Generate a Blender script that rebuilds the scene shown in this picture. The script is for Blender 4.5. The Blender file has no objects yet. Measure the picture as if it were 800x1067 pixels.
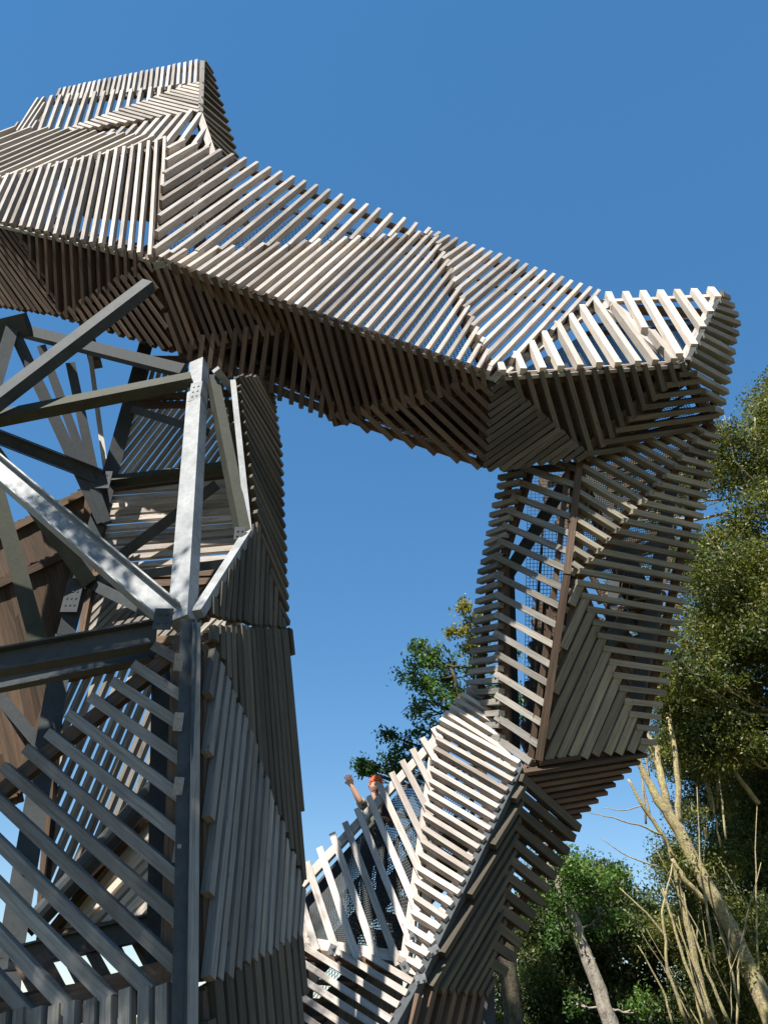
import bpy, bmesh, math, random
import numpy as np
from mathutils import Vector, Matrix
random.seed(7); rng = np.random.default_rng(7)
S = bpy.context.scene; COL = S.collection
R = math.radians

# ------------------------------------------------------------------ camera
PITCH = R(33.0); FPX = 806.0; CAM = Vector((0, 0, 1.6))
cd = bpy.data.cameras.new('camera'); cam = bpy.data.objects.new('camera', cd); COL.objects.link(cam)
cam.location = CAM; cam.rotation_euler = (R(90) + PITCH, 0, 0)
cd.sensor_width = 36; cd.sensor_fit = 'AUTO'; cd.lens = 36 * FPX / 1067
cd.clip_start = 0.05; cd.clip_end = 5000; S.camera = cam
CP, SP = math.cos(PITCH), math.sin(PITCH)
def ray(px, py):
    u = (px - 400) / FPX; v = (533.5 - py) / FPX
    return Vector((u, CP - v * SP, SP + v * CP))
def P(px, py, Y):                       # photo pixel + horizontal distance -> world point
    d = ray(px, py); return CAM + d * (Y / d.y)
def onplane(px, py, p0, n):
    d = ray(px, py); t = (p0 - CAM).dot(n) / d.dot(n); return CAM + d * t

# ------------------------------------------------------------------ materials
def mat(name, rough=0.8, metal=0.0, spec=0.3):
    m = bpy.data.materials.new(name); m.use_nodes = True
    b = m.node_tree.nodes['Principled BSDF']
    b.inputs['Roughness'].default_value = rough; b.inputs['Metallic'].default_value = metal
    b.inputs['Specular IOR Level'].default_value = spec
    return m, m.node_tree, b
def ramp(nt, stops):
    r = nt.nodes.new('ShaderNodeValToRGB'); e = r.color_ramp.elements
    while len(e) < len(stops): e.new(0.5)
    for k, (p, c) in enumerate(stops): e[k].position = p; e[k].color = (*c, 1)
    return r
def mixc(nt, fac, a, b, mode='MIX'):
    m = nt.nodes.new('ShaderNodeMix'); m.data_type = 'RGBA'; m.blend_type = mode
    for sock, v in ((m.inputs[0], fac), (m.inputs[6], a), (m.inputs[7], b)):
        if hasattr(v, 'links') or hasattr(v, 'is_output'): nt.links.new(v, sock)
        elif isinstance(v, (int, float)): sock.default_value = v
        else: sock.default_value = (*v, 1)
    return m.outputs[2]
def noise(nt, vec, scale, detail=4, rough=0.6):
    n = nt.nodes.new('ShaderNodeTexNoise'); n.inputs['Scale'].default_value = scale
    n.inputs['Detail'].default_value = detail; n.inputs['Roughness'].default_value = rough
    if vec is not None: nt.links.new(vec, n.inputs['Vector'])
    return n.outputs['Fac']
def wood(name, dark, mid, light, stain, stain_amt):
    m, nt, b = mat(name, 0.82, 0, 0.25)
    uv = nt.nodes.new('ShaderNodeUVMap'); uv.uv_map = 'UVMap'
    mp = nt.nodes.new('ShaderNodeMapping'); mp.inputs['Scale'].default_value = (1.6, 42, 1)
    nt.links.new(uv.outputs[0], mp.inputs[0])
    grain = noise(nt, mp.outputs[0], 1.0, 5, 0.65)
    mp2 = nt.nodes.new('ShaderNodeMapping'); mp2.inputs['Scale'].default_value = (1.3, 6, 1)
    nt.links.new(uv.outputs[0], mp2.inputs[0])
    blot = noise(nt, mp2.outputs[0], 1.5, 4, 0.6)
    geo = nt.nodes.new('ShaderNodeNewGeometry')
    r = ramp(nt, [(0.25, dark), (0.5, mid), (0.75, light)]); nt.links.new(grain, r.inputs[0])
    rs = ramp(nt, [(0.42, (0, 0, 0)), (0.68, (1, 1, 1))]); nt.links.new(blot, rs.inputs[0])
    mul = nt.nodes.new('ShaderNodeMath'); mul.operation = 'MULTIPLY'; mul.inputs[1].default_value = stain_amt
    nt.links.new(rs.outputs[0], mul.inputs[0])
    c = mixc(nt, mul.outputs[0], r.outputs[0], stain)
    rv = ramp(nt, [(0, (0.5, 0.47, 0.44)), (0.3, (.85, .84, .82)), (0.7, (1, 1, 1)), (1, (1.25, 1.2, 1.13))])
    nt.links.new(geo.outputs['Random Per Island'], rv.inputs[0])
    c = mixc(nt, 1.0, c, rv.outputs[0], 'MULTIPLY')
    # knots
    mp3 = nt.nodes.new('ShaderNodeMapping'); mp3.inputs['Scale'].default_value = (3, 9, 1)
    nt.links.new(uv.outputs[0], mp3.inputs[0])
    vo = nt.nodes.new('ShaderNodeTexVoronoi'); vo.inputs['Scale'].default_value = 1.0
    nt.links.new(mp3.outputs[0], vo.inputs['Vector'])
    kr = ramp(nt, [(0.03, (0.3, 0.24, 0.2)), (0.1, (1, 1, 1))]); nt.links.new(vo.outputs['Distance'], kr.inputs[0])
    c = mixc(nt, 0.8, c, kr.outputs[0], 'MULTIPLY')
    nt.links.new(c, b.inputs['Base Color'])
    bp = nt.nodes.new('ShaderNodeBump'); bp.inputs['Strength'].default_value = 0.35; bp.inputs['Distance'].default_value = 0.01
    nt.links.new(grain, bp.inputs['Height']); nt.links.new(bp.outputs[0], b.inputs['Normal'])
    return m
W_GREY = wood('weathered_grey_larch', (0.25, 0.212, 0.186), (0.465, 0.42, 0.382), (0.60, 0.56, 0.515), (0.22, 0.165, 0.125), 0.45)
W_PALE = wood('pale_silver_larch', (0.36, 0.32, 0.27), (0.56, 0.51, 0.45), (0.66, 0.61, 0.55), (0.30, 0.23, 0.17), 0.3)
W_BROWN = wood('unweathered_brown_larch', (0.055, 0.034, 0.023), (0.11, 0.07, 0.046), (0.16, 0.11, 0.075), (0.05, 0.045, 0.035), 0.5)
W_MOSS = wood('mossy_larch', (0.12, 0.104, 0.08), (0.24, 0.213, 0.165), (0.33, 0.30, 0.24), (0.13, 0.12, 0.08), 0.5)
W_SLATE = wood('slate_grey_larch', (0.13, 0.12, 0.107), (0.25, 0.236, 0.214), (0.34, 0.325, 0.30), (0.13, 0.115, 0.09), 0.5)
W_OLIVE = wood('dark_olive_larch', (0.05, 0.042, 0.031), (0.095, 0.08, 0.06), (0.145, 0.123, 0.093), (0.055, 0.05, 0.034), 0.5)  # dark olive-brown tone for the right flank and some undersides

def steel(name, base, rough, metal, streak):
    m, nt, b = mat(name, rough, metal, 0.3)
    tc = nt.nodes.new('ShaderNodeTexCoord')
    n1 = noise(nt, tc.outputs['Object'], 3.0, 6, 0.7); n2 = noise(nt, tc.outputs['Object'], 22.0, 4, 0.7)
    r = ramp(nt, [(0.3, tuple(c * 0.62 for c in base)), (0.55, base), (0.8, tuple(min(1, c * 1.35) for c in base))]); nt.links.new(n1, r.inputs[0])
    r2 = ramp(nt, [(0.35, streak), (0.6, (1, 1, 1))]); nt.links.new(n2, r2.inputs[0])
    c = mixc(nt, 0.45, r.outputs[0], r2.outputs[0], 'MULTIPLY'); nt.links.new(c, b.inputs['Base Color'])
    rr = nt.nodes.new('ShaderNodeMapRange'); rr.inputs[3].default_value = rough - 0.12; rr.inputs[4].default_value = rough + 0.2
    nt.links.new(n1, rr.inputs[0]); nt.links.new(rr.outputs[0], b.inputs['Roughness'])
    return m
ST_GALV = steel('galvanised_steel', (0.27, 0.278, 0.28), 0.55, 0.1, (0.6, 0.6, 0.58))
ST_DARK = steel('shade_darkened_steel', (0.055, 0.062, 0.066), 0.68, 0.0, (0.6, 0.6, 0.55))  # dark grey steel, darkened further to paint in the shade under the bridge
ST_OLIVE = steel('algae_stained_steel', (0.05, 0.052, 0.037), 0.72, 0.0, (0.55, 0.55, 0.4))
ST_TRIM = steel('bright_zinc_trim', (0.30, 0.30, 0.30), 0.45, 0.3, (0.6, 0.58, 0.55))
def plain(name, col, rough=0.7, spec=0.3, var=0.25, scale=8):
    m, nt, b = mat(name, rough, 0, spec)
    tc = nt.nodes.new('ShaderNodeTexCoord'); n = noise(nt, tc.outputs['Object'], scale, 4, 0.6)
    r = ramp(nt, [(0.3, tuple(c * (1 - var) for c in col)), (0.7, tuple(min(1, c * (1 + var)) for c in col))])
    nt.links.new(n, r.inputs[0]); nt.links.new(r.outputs[0], b.inputs['Base Color'])
    return m
def leafmat(name, a, bcol, ccol, trans=0.3):
    m, nt, b = mat(name, 0.5, 0, 0.35)
    geo = nt.nodes.new('ShaderNodeNewGeometry')
    r = ramp(nt, [(0.0, a), (0.6, bcol), (1.0, ccol)]); nt.links.new(geo.outputs['Random Per Island'], r.inputs[0])
    tc = nt.nodes.new('ShaderNodeTexCoord'); n = noise(nt, tc.outputs['Object'], 0.55, 3, 0.6)
    rr = ramp(nt, [(0.38, (0.45, 0.55, 0.5)), (0.62, (1.3, 1.2, 0.9))]); nt.links.new(n, rr.inputs[0])
    c = mixc(nt, 1.0, r.outputs[0], rr.outputs[0], 'MULTIPLY')
    nt.links.new(c, b.inputs['Base Color'])
    t = nt.nodes.new('ShaderNodeBsdfTranslucent'); nt.links.new(mixc(nt, 1.0, c, (1.5, 1.6, 0.6), 'MULTIPLY'), t.inputs[0])
    ms = nt.nodes.new('ShaderNodeMixShader'); ms.inputs[0].default_value = trans
    nt.links.new(b.outputs[0], ms.inputs[1]); nt.links.new(t.outputs[0], ms.inputs[2])
    nt.links.new(ms.outputs[0], nt.nodes['Material Output'].inputs['Surface'])
    return m
LEAF_OLIVE = leafmat('olive_foliage', (0.05, 0.065, 0.017), (0.11, 0.128, 0.036), (0.22, 0.215, 0.07))
LEAF_DARK = leafmat('dark_green_foliage', (0.04, 0.062, 0.024), (0.085, 0.115, 0.04), (0.16, 0.18, 0.07), 0.3)
LEAF_ASH = leafmat('ash_foliage', (0.03, 0.07, 0.02), (0.06, 0.13, 0.034), (0.11, 0.19, 0.05))
LEAF_YELLOW = leafmat('yellow_green_foliage', (0.12, 0.13, 0.02), (0.22, 0.21, 0.04), (0.33, 0.28, 0.06))
LEAF_FRESH = leafmat('fresh_green_foliage', (0.035, 0.08, 0.02), (0.07, 0.14, 0.03), (0.12, 0.2, 0.05))
def barkmat(name, col, dark, lich):
    m, nt, b = mat(name, 0.92, 0, 0.15)
    uv = nt.nodes.new('ShaderNodeUVMap'); uv.uv_map = 'UVMap'
    mp = nt.nodes.new('ShaderNodeMapping'); mp.inputs['Scale'].default_value = (5, 7, 1); nt.links.new(uv.outputs[0], mp.inputs[0])
    tc = nt.nodes.new('ShaderNodeTexCoord')
    n1 = noise(nt, tc.outputs['Object'], 26, 6, 0.75); n2 = noise(nt, tc.outputs['Object'], 4.5, 5, 0.7); n3 = noise(nt, mp.outputs[0], 1.5, 4, 0.7)
    r = ramp(nt, [(0.36, dark), (0.52, col), (0.7, tuple(min(1, c * 1.35) for c in col))]); nt.links.new(n1, r.inputs[0])
    r2 = ramp(nt, [(0.44, (0, 0, 0)), (0.6, (1, 1, 1))]); nt.links.new(n2, r2.inputs[0])
    c = mixc(nt, r2.outputs[0], r.outputs[0], lich)
    r3 = ramp(nt, [(0.35, (.45, .42, .4)), (0.55, (1, 1, 1))]); nt.links.new(n3, r3.inputs[0])
    c = mixc(nt, 0.8, c, r3.outputs[0], 'MULTIPLY'); nt.links.new(c, b.inputs['Base Color'])
    bp = nt.nodes.new('ShaderNodeBump'); bp.inputs['Strength'].default_value = 0.8; bp.inputs['Distance'].default_value = 0.03
    nt.links.new(n1, bp.inputs['Height']); nt.links.new(bp.outputs[0], b.inputs['Normal'])
    return m
BARK = barkmat('pale_lichen_bark', (0.40, 0.33, 0.20), (0.14, 0.11, 0.07), (0.42, 0.37, 0.17))
BARK_D = barkmat('dark_bark', (0.10, 0.08, 0.06), (0.04, 0.032, 0.025), (0.10, 0.10, 0.06))
BARK_G = barkmat('smooth_grey_bark', (0.36, 0.31, 0.25), (0.18, 0.15, 0.12), (0.40, 0.36, 0.29))
SKIN = plain('skin', (0.52, 0.30, 0.21), 0.5, 0.4, 0.08, 12)
HAIR = plain('bright_red_hair', (0.55, 0.10, 0.02), 0.45, 0.5, 0.35, 30)
EYE = plain('eye_dark', (0.03, 0.025, 0.02), 0.2, 0.5, 0.1)
LIP = plain('lip_red', (0.36, 0.09, 0.08), 0.4, 0.5, 0.1)
MOUTH = plain('mouth_dark', (0.10, 0.02, 0.02), 0.5, 0.3, 0.1)
JEANS = plain('dark_jeans', (0.03, 0.045, 0.09), 0.9, 0.1, 0.3, 20)
SHOE = plain('dark_shoe', (0.03, 0.03, 0.03), 0.6, 0.3, 0.2)
def shirtmat():
    m, nt, b = mat('patterned_shirt', 0.9, 0, 0.1)
    tc = nt.nodes.new('ShaderNodeTexCoord'); n = noise(nt, tc.outputs['Object'], 16, 3, 0.5)
    r = ramp(nt, [(0.40, (0.07, 0.085, 0.07)), (0.5, (0.17, 0.19, 0.15)), (0.6, (0.42, 0.42, 0.36))]); nt.links.new(n, r.inputs[0])
    nt.links.new(r.outputs[0], b.inputs['Base Color']); return m
SHIRT = shirtmat()
def groundmat():
    m, nt, b = mat('grass_ground', 0.95, 0, 0.1)
    tc = nt.nodes.new('ShaderNodeTexCoord'); n = noise(nt, tc.outputs['Object'], 0.8, 8, 0.7)
    r = ramp(nt, [(0.3, (0.06, 0.058, 0.03)), (0.55, (0.12, 0.105, 0.06)), (0.75, (0.20, 0.165, 0.11))]); nt.links.new(n, r.inputs[0])
    nt.links.new(r.outputs[0], b.inputs['Base Color']); return m

# ------------------------------------------------------------------ mesh helpers
class MB:
    """collects vertices, faces and uvs for one mesh object"""
    def __init__(s): s.v = []; s.f = []; s.uv = []
    def bar(s, a, b, n, w, d, jit=0.0, twist=0.0, endcut=(0, 0)):
        """box bar from a to b; w across (in plane), d along n"""
        ax = (b - a); L = ax.length
        if L < 0.01: return
        ax /= L; n = (n - ax * n.dot(ax)).normalized(); sd = ax.cross(n)
        if twist: n, sd = (n * math.cos(twist) + sd * math.sin(twist)), (sd * math.cos(twist) - n * math.sin(twist))
        nseg = 1
        i = len(s.v); off = random.random() * 40; o2 = random.random() * 40
        bow = [Vector((random.uniform(-jit, jit), random.uniform(-jit, jit), random.uniform(-jit, jit))) for _ in range(2)]
        for q, (e, o) in enumerate(((a, bow[0]), (b, bow[1]))):
            for (x, y) in ((-.5, -.5), (.5, -.5), (.5, .5), (-.5, .5)):
                s.v.append(e + o + sd * (x * w) + n * (y * d))
        per = [0, w, w + d, 2 * w + d, 2 * w + 2 * d]
        for k in range(4):
            k2 = (k + 1) % 4
            s.f.append((i + k, i + k2, i + 4 + k2, i + 4 + k))
            s.uv.append([(off, o2 + per[k]), (off, o2 + per[k + 1]), (off + L, o2 + per[k + 1]), (off + L, o2 + per[k])])
        s.f.append((i + 3, i + 2, i + 1, i)); s.uv.append([(off, o2), (off + .03, o2), (off + .03, o2 + d), (off, o2 + d)])
        s.f.append((i + 4, i + 5, i + 6, i + 7)); s.uv.append([(off, o2), (off + .03, o2), (off + .03, o2 + d), (off, o2 + d)])
    def ibeam(s, a, b, n, h, w, t=0.018):
        """I section: flanges face +-n, web between"""
        ax = (b - a).normalized(); n = (n - ax * n.dot(ax)).normalized(); sd = ax.cross(n)
        s.bar(a + n * (h / 2 - t / 2), b + n * (h / 2 - t / 2), n, w, t)
        s.bar(a - n * (h / 2 - t / 2), b - n * (h / 2 - t / 2), n, w, t)
        s.bar(a, b, n, t * .8, h - 2 * t - .004)
    def tube(s, pts, rad, seg=8, cap=True, wob=0.0):
        i0 = len(s.v); N = len(pts); L = 0
        prev = None
        for k, p in enumerate(pts):
            t = (pts[min(k + 1, N - 1)] - pts[max(k - 1, 0)]).normalized()
            if prev is None:
                u = t.orthogonal().normalized()
            else:
                u = (prev - t * prev.dot(t)).normalized()
            prev = u; w = t.cross(u); r = rad[k] if hasattr(rad, '__len__') else rad
            for j in range(seg):
                a = 2 * math.pi * j / seg; rr = r * (1 + random.uniform(-wob, wob))
                s.v.append(p + (u * math.cos(a) + w * math.sin(a)) * rr)
            if k:
                dl = (p - pts[k - 1]).length
                for j in range(seg):
                    j2 = (j + 1) % seg; q = i0 + (k - 1) * seg
                    s.f.append((q + j, q + j2, q + seg + j2, q + seg + j))
                    s.uv.append([(L, j / seg), (L, (j + 1) / seg), (L + dl, (j + 1) / seg), (L + dl, j / seg)])
                L += dl
        if cap:
            s.f.append(tuple(i0 + j for j in range(seg - 1, -1, -1))); s.uv.append([(0, 0)] * seg)
            q = i0 + (N - 1) * seg
            s.f.append(tuple(q + j for j in range(seg))); s.uv.append([(0, 0)] * seg)
    def build(s, name, material, parent=None, smooth=False):
        me = bpy.data.meshes.new(name); me.from_pydata([tuple(v) for v in s.v], [], s.f)
        uvl = me.uv_layers.new(name='UVMap')
        flat = [c for f in s.uv for p in f for c in p]
        if len(flat) == 2 * len(me.loops): uvl.data.foreach_set('uv', flat)
        me.materials.append(material); me.validate()
        if smooth: me.polygons.foreach_set('use_smooth', [True] * len(me.polygons))
        o = bpy.data.objects.new(name, me); COL.objects.link(o)
        if parent: o.parent = parent
        return o
def empty(name, label, cat, loc=(0, 0, 0), group=None):
    o = bpy.data.objects.new(name, None); COL.objects.link(o); o.location = loc
    o['label'] = label; o['category'] = cat
    if group: o['group'] = group
    return o
def tag(o, label, cat, group=None, kind=None):
    if label: o['label'] = label
    if cat: o['category'] = cat
    if group: o['group'] = group
    if kind: o['kind'] = kind
    return o

# ------------------------------------------------------------------ the tower
tower = empty('observation_tower', 'tall twisting timber observation tower of slatted stairs and a bridge on a steel frame', 'tower', (0, 0, 0))

def off(v, x=0, y=0, z=0): return v + Vector((x, y, z))
def G(px, Y, z):
    k = (z - 1.6) / Y; v = (k * CP - SP) / (CP + k * SP); return (px, 533.5 - v * FPX, Y)

def panel(pix, dirpx, count, w=0.09, d=0.11, m=W_GREY, over=0.05, frame=True, fm=None, label=None, flip=False,
          phase=0.5, fw=0.11, ft=0.07, jit=0.006, inset=0.0, skipedges=(), vert=None, drop=()):
    """slatted facet. pix: [(px,py,Y)...]; dirpx: two pixels giving the slat direction on the facet;
    count: (x0,y0,x1,y1,n) = n slats are crossed going between these two pixels on the facet"""
    V = vert if vert else [P(*p) for p in pix]
    c = sum(V, Vector()) / len(V)
    n = Vector((0, 0, 0))
    for k in range(len(V)):
        n += (V[k] - c).cross(V[(k + 1) % len(V)] - c)
    n.normalize()
    if n.dot(CAM - c) < 0: n = -n
    if flip: n = -n
    a = onplane(dirpx[0], dirpx[1], c, n); b = onplane(dirpx[2], dirpx[3], c, n)
    t = (b - a).normalized(); s = n.cross(t)
    p0 = onplane(count[0], count[1], c, n); p1 = onplane(count[2], count[3], c, n)
    sp = abs((p1 - p0).dot(s)) / count[4]
    q = [((v - c).dot(t), (v - c).dot(s), (v - c).dot(n)) for v in V]
    lo = min(k[1] for k in q); hi = max(k[1] for k in q)
    M = MB(); y = lo + sp * phase; idx = 0
    while y < hi:
        xs = []
        for k in range(len(q)):
            A, B = q[k], q[(k + 1) % len(q)]
            if (A[1] - y) * (B[1] - y) < 0:
                f = (y - A[1]) / (B[1] - A[1]); xs.append((A[0] + f * (B[0] - A[0]), A[2] + f * (B[2] - A[2])))
        xs.sort()
        if len(xs) >= 2 and idx not in drop:
            (x0, z0), (x1, z1) = xs[0], xs[-1]
            if x1 - x0 > 0.06:
                o0 = over + random.uniform(-.015, .015); o1 = over + random.uniform(-.015, .015)
                jy = random.uniform(-.012, .012) * sp
                A = c + t * (x0 - o0) + s * (y + jy) + n * (z0 + d / 2 + ft / 2)
                B = c + t * (x1 + o1) + s * (y + jy + random.uniform(-.01, .01)) + n * (z1 + d / 2 + ft / 2)
                M.bar(A, B, n, w, d, jit, random.uniform(-.025, .025))
        y += sp; idx += 1
    o = M.build('cladding_panel', m, tower)
    if label: o['label'] = label
    if frame:
        F = MB()
        for k in range(len(V)):
            if k in skipedges: continue
            A, B = V[k], V[(k + 1) % len(V)]
            ins = (c - (A + B) / 2); e = (B - A).normalized(); ins = (ins - e * ins.dot(e)).normalized()
            F.bar(A + ins * (fw / 2 + inset) + e * .02, B + ins * (fw / 2 + inset) - e * .02, n, fw, ft, 0.0)
        F.build('panel_frame', fm or W_BROWN, o)
    return o, n, c

def beam(a, b, w, d, m, name='steel_beam', n=None, kind='box', label=None):
    M = MB(); A = P(*a); B = P(*b)
    if n is None: n = CAM - (A + B) / 2
    n = Vector(n)
    if kind == 'box': M.bar(A, B, n, w, d)
    elif kind == 'i': M.ibeam(A, B, n, d, w)
    elif kind == 'h':
        ax = (B - A).normalized(); nn = (n - ax * n.dot(ax)).normalized(); M.ibeam(A, B, ax.cross(nn), w, d)
    elif kind == 'tube': M.tube([A, B], w / 2, 14)
    o = M.build(name, m, tower)
    if label: o['label'] = label
    return o
def mesh_panel(V, step=0.06, r=0.0035, name='wire_mesh'):
    """real woven wire: thin rods in two directions over the quad V"""
    a, b, c, d = V; M = MB()
    n = (b - a).cross(d - a).normalized()
    for (p, q, e, f) in ((a, b, d, c), (a, d, b, c)):
        k = max(2, int(max((q - p).length, (f - e).length) / step))
        for i in range(k + 1):
            M.bar(p.lerp(q, i / k), e.lerp(f, i / k), n, r * 2, r * 2)
    return M.build(name, ST_DARK, tower)
def bracket(px, py, Y, ang=0.0, sx=.16, sz=.10):
    c = P(px, py, Y); n = (CAM - c).normalized(); u = Vector((1, 0, 0)); u = (u - n * u.dot(n)).normalized(); v = n.cross(u)
    u, v = u * math.cos(ang) + v * math.sin(ang), v * math.cos(ang) - u * math.sin(ang)
    M = MB(); M.bar(c - u * sx / 2, c + u * sx / 2, n, sz, .012)
    for q in (-1, 1):
        M.bar(c + u * (q * sx * .28), c + u * (q * sx * .28) + n * .025, u, .028, .028)
    M.build('bracket', ST_TRIM, tower)

# ---- bridge: ridge (deck edge), rail (top), keel (bottom)
R0 = (-120, 208, 8.6); R1 = (163, 274, 7.6); R2 = (512, 395, 8.2); R3 = (712, 381, 8.5)
T1 = (178, 152, 8.5); T4 = (450, 250, 9.1); T5 = (624, 314, 9.35); T7 = (749, 308, 9.4)
B1 = (184, 366, 8.2); B15 = (302, 342, 8.15); B2 = (350, 436, 8.75); B3 = (503, 488, 8.95); B4 = (606, 476, 9.1); E2 = (742, 438, 9.3); E1 = (762, 336, 9.4)
B0 = (72, 330, 8.6); BM = (25, 243, 8.08)
# parapet facets
panel([T1, R1, R0, (-120, 222, 8.64)], (150, 272, 161, 155), (0, 243, 160, 273, 17), w=.055, d=.12, over=.08)
panel([(-120, 226, 8.66), T1, (60, 141, 9.5), (-120, 138, 9.5)], (0, 168, 62, 142), (0, 140, 0, 198, 9), w=.055, d=.12)
panel([R1, T1, (246, 172, 8.65), T4], (178, 262, 232, 222), (185, 155, 440, 247, 20), w=.06, d=.14, over=.08)
panel([R1, T4, R2], (340, 330, 400, 270), (165, 274, 512, 395, 34), w=.055, d=.13, over=.08)
panel([T4, T5, R2], (520, 372, 560, 330), (455, 255, 512, 392, 15), w=.06, d=.13, over=.08)
panel([R2, T5, R3], (608, 322, 645, 380), (515, 394, 710, 381, 10), w=.095, d=.13, m=W_PALE, fm=W_GREY)
panel([T5, T7, R3], (655, 318, 685, 375), (625, 314, 749, 308, 7), w=.11, d=.11, m=W_PALE, fm=W_GREY)
panel([R3, T7, E1, E2], (725, 372, 755, 386), (712, 381, 749, 308, 9), w=.09, d=.11, m=W_MOSS, over=.06)
# belly facets
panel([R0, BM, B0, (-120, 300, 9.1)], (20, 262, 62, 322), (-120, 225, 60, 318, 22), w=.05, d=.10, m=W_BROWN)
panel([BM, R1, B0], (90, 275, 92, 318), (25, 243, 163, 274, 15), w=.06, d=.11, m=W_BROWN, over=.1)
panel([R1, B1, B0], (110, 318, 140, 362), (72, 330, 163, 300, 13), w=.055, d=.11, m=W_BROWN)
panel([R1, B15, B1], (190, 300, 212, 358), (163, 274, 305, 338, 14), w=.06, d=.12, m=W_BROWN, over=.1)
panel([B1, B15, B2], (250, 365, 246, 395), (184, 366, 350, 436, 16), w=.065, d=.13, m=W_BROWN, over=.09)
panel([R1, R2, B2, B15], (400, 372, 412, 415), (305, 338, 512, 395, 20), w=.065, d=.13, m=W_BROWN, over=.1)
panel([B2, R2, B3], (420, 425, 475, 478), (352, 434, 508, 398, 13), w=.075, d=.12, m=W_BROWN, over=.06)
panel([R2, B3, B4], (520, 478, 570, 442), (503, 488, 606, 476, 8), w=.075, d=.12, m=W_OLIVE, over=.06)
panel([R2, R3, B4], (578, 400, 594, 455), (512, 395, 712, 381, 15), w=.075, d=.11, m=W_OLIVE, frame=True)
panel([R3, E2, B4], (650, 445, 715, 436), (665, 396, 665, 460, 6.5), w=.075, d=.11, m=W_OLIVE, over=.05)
# ridge trims
def trim(a, b, m=ST_TRIM, w=.07, d=.10, off=(0, -.05, 0), name='edge_trim'):
    A = P(*a) + Vector(off); B = P(*b) + Vector(off); M = MB(); M.bar(A, B, Vector((0, -1, 0.6)), w, d); return M.build(name, m, tower)
for (a, b) in ((R0, R1), (R1, R2), (R2, R3)):
    trim(a, b, m=W_BROWN, w=.17, d=.04, off=(0, -.02, .03), name='fascia_board'); trim(a, b, w=.035, d=.05, off=(0, -.075, -.075))
trim(R3, T7, off=(.03, -.06, 0), m=ST_DARK)
trim(R2, B3, m=ST_DARK, w=.09, d=.06)
# deck + back side of the bridge
def quad_planks(V, n, w=.13, gap=.006, th=.035, m=W_BROWN, name='deck'):
    """boards laid across the strip V0->V1 (one side) V3->V2 (other side)"""
    a, b, c, d = V; M = MB(); L = max((b - a).length, (c - d).length); k = max(1, int(L / (w + gap)))
    for i in range(k):
        f = (i + .5) / k; M.bar(a.lerp(b, f), d.lerp(c, f), n, L / k - gap, th)
    return M.build(name, m, tower)
UP = Vector((0, 0, 1)); back = Vector((0.35, 2.0, 0.0))
r0, r1, r2, r3 = P(*R0), P(*R1), P(*R2), P(*R3)
bk = [v + Vector((0, 1.9, .2)) for v in (r0, r1)] + [r2 + Vector((-.3, 2.0, .2)), r3 + Vector((-.2, 2.1, .1))]
fr = [v + Vector((0, .07, -.05)) for v in (r0, r1, r2, r3)]
for k in range(3): quad_planks([fr[k], fr[k + 1], bk[k + 1], bk[k]], UP)
# back parapet (slats standing on the far deck edge) and back belly
def wall_slats(a, b, h, n, sp=.26, w=.08, d=.10, m=W_GREY, lean=Vector((0, 0, 0)), name='cladding_panel'):
    M = MB(); L = (b - a).length; k = max(2, int(L / sp))
    for i in range(k + 1):
        p = a.lerp(b, i / k); M.bar(p, p + UP * h + lean, n, w, d, .006)
    o = M.build(name, m, tower); F = MB()
    for z in (.12, h - .1):
        F.bar(a + UP * z + lean * (z / h) - n * .09, b + UP * z + lean * (z / h) - n * .09, n, .11, .05)
    F.build('panel_frame', W_BROWN, o); return o
for k in range(3): wall_slats(bk[k], bk[k + 1], (2.2, 1.5, 1.4)[k], Vector((0, 1, 0)), sp=(.15, .3, .34)[k])
quad_planks([off(r3, 0, .12, 0), off(P(*E2), 0, .12, .03), off(P(*B4), 0, .12, .05), off(P(*B4), -.05, .12, .05)], Vector((0, .5, -1)))
k1, k2, k3 = P(*B1), P(*B2), P(*B3)
quad_planks([off(k1, 0, .3, .5), off(k2, 0, .3, .5), bk[2] + UP * .12, bk[1] + UP * .12], Vector((0, .6, -1)), w=.1, gap=.05, th=.09, name='cladding_panel')
quad_planks([off(k2, 0, .3, .5), off(k3, 0, .3, .5), bk[3] + UP * .12, bk[2] + UP * .12], Vector((0, .6, -1)), w=.1, gap=.05, th=.09, name='cladding_panel')
# mesh infill + handrails on the bridge
t1, t4, t5, t7 = P(*T1), P(*T4), P(*T5), P(*T7)
mesh_panel([off(r1, 0, .22), off(r2, 0, .22), off(t4, .4, .25, -.3), off(t1, 0, .25, -.3)], .07)
mesh_panel([off(r2, 0, .22), off(r3, 0, .22), off(t7, -.05, .2, -.35), off(t5, 0, .25, -.35)], .055)
mesh_panel([off(r2, 0, .3, -.1), off(r3, 0, .3, -.1), off(P(*E2), -.1, .25, .1), off(P(*B4), 0, .2, .1)], .055)
for (a, b) in ((t1, t4), (t4, t5), (t5, t7)):
    M = MB(); M.tube([off(a, 0, .3, -.25), off(b, 0, .3, -.25)], .03, 8); M.build('handrail', ST_DARK, tower)
quad_planks([off(r3, 0, .3, -.05), off(P(*E2), -.25, .2, 1.3), off(P(*E2), -.4, 1.9, 1.3), off(bk[3], 0, 0, 0)], UP)
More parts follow.
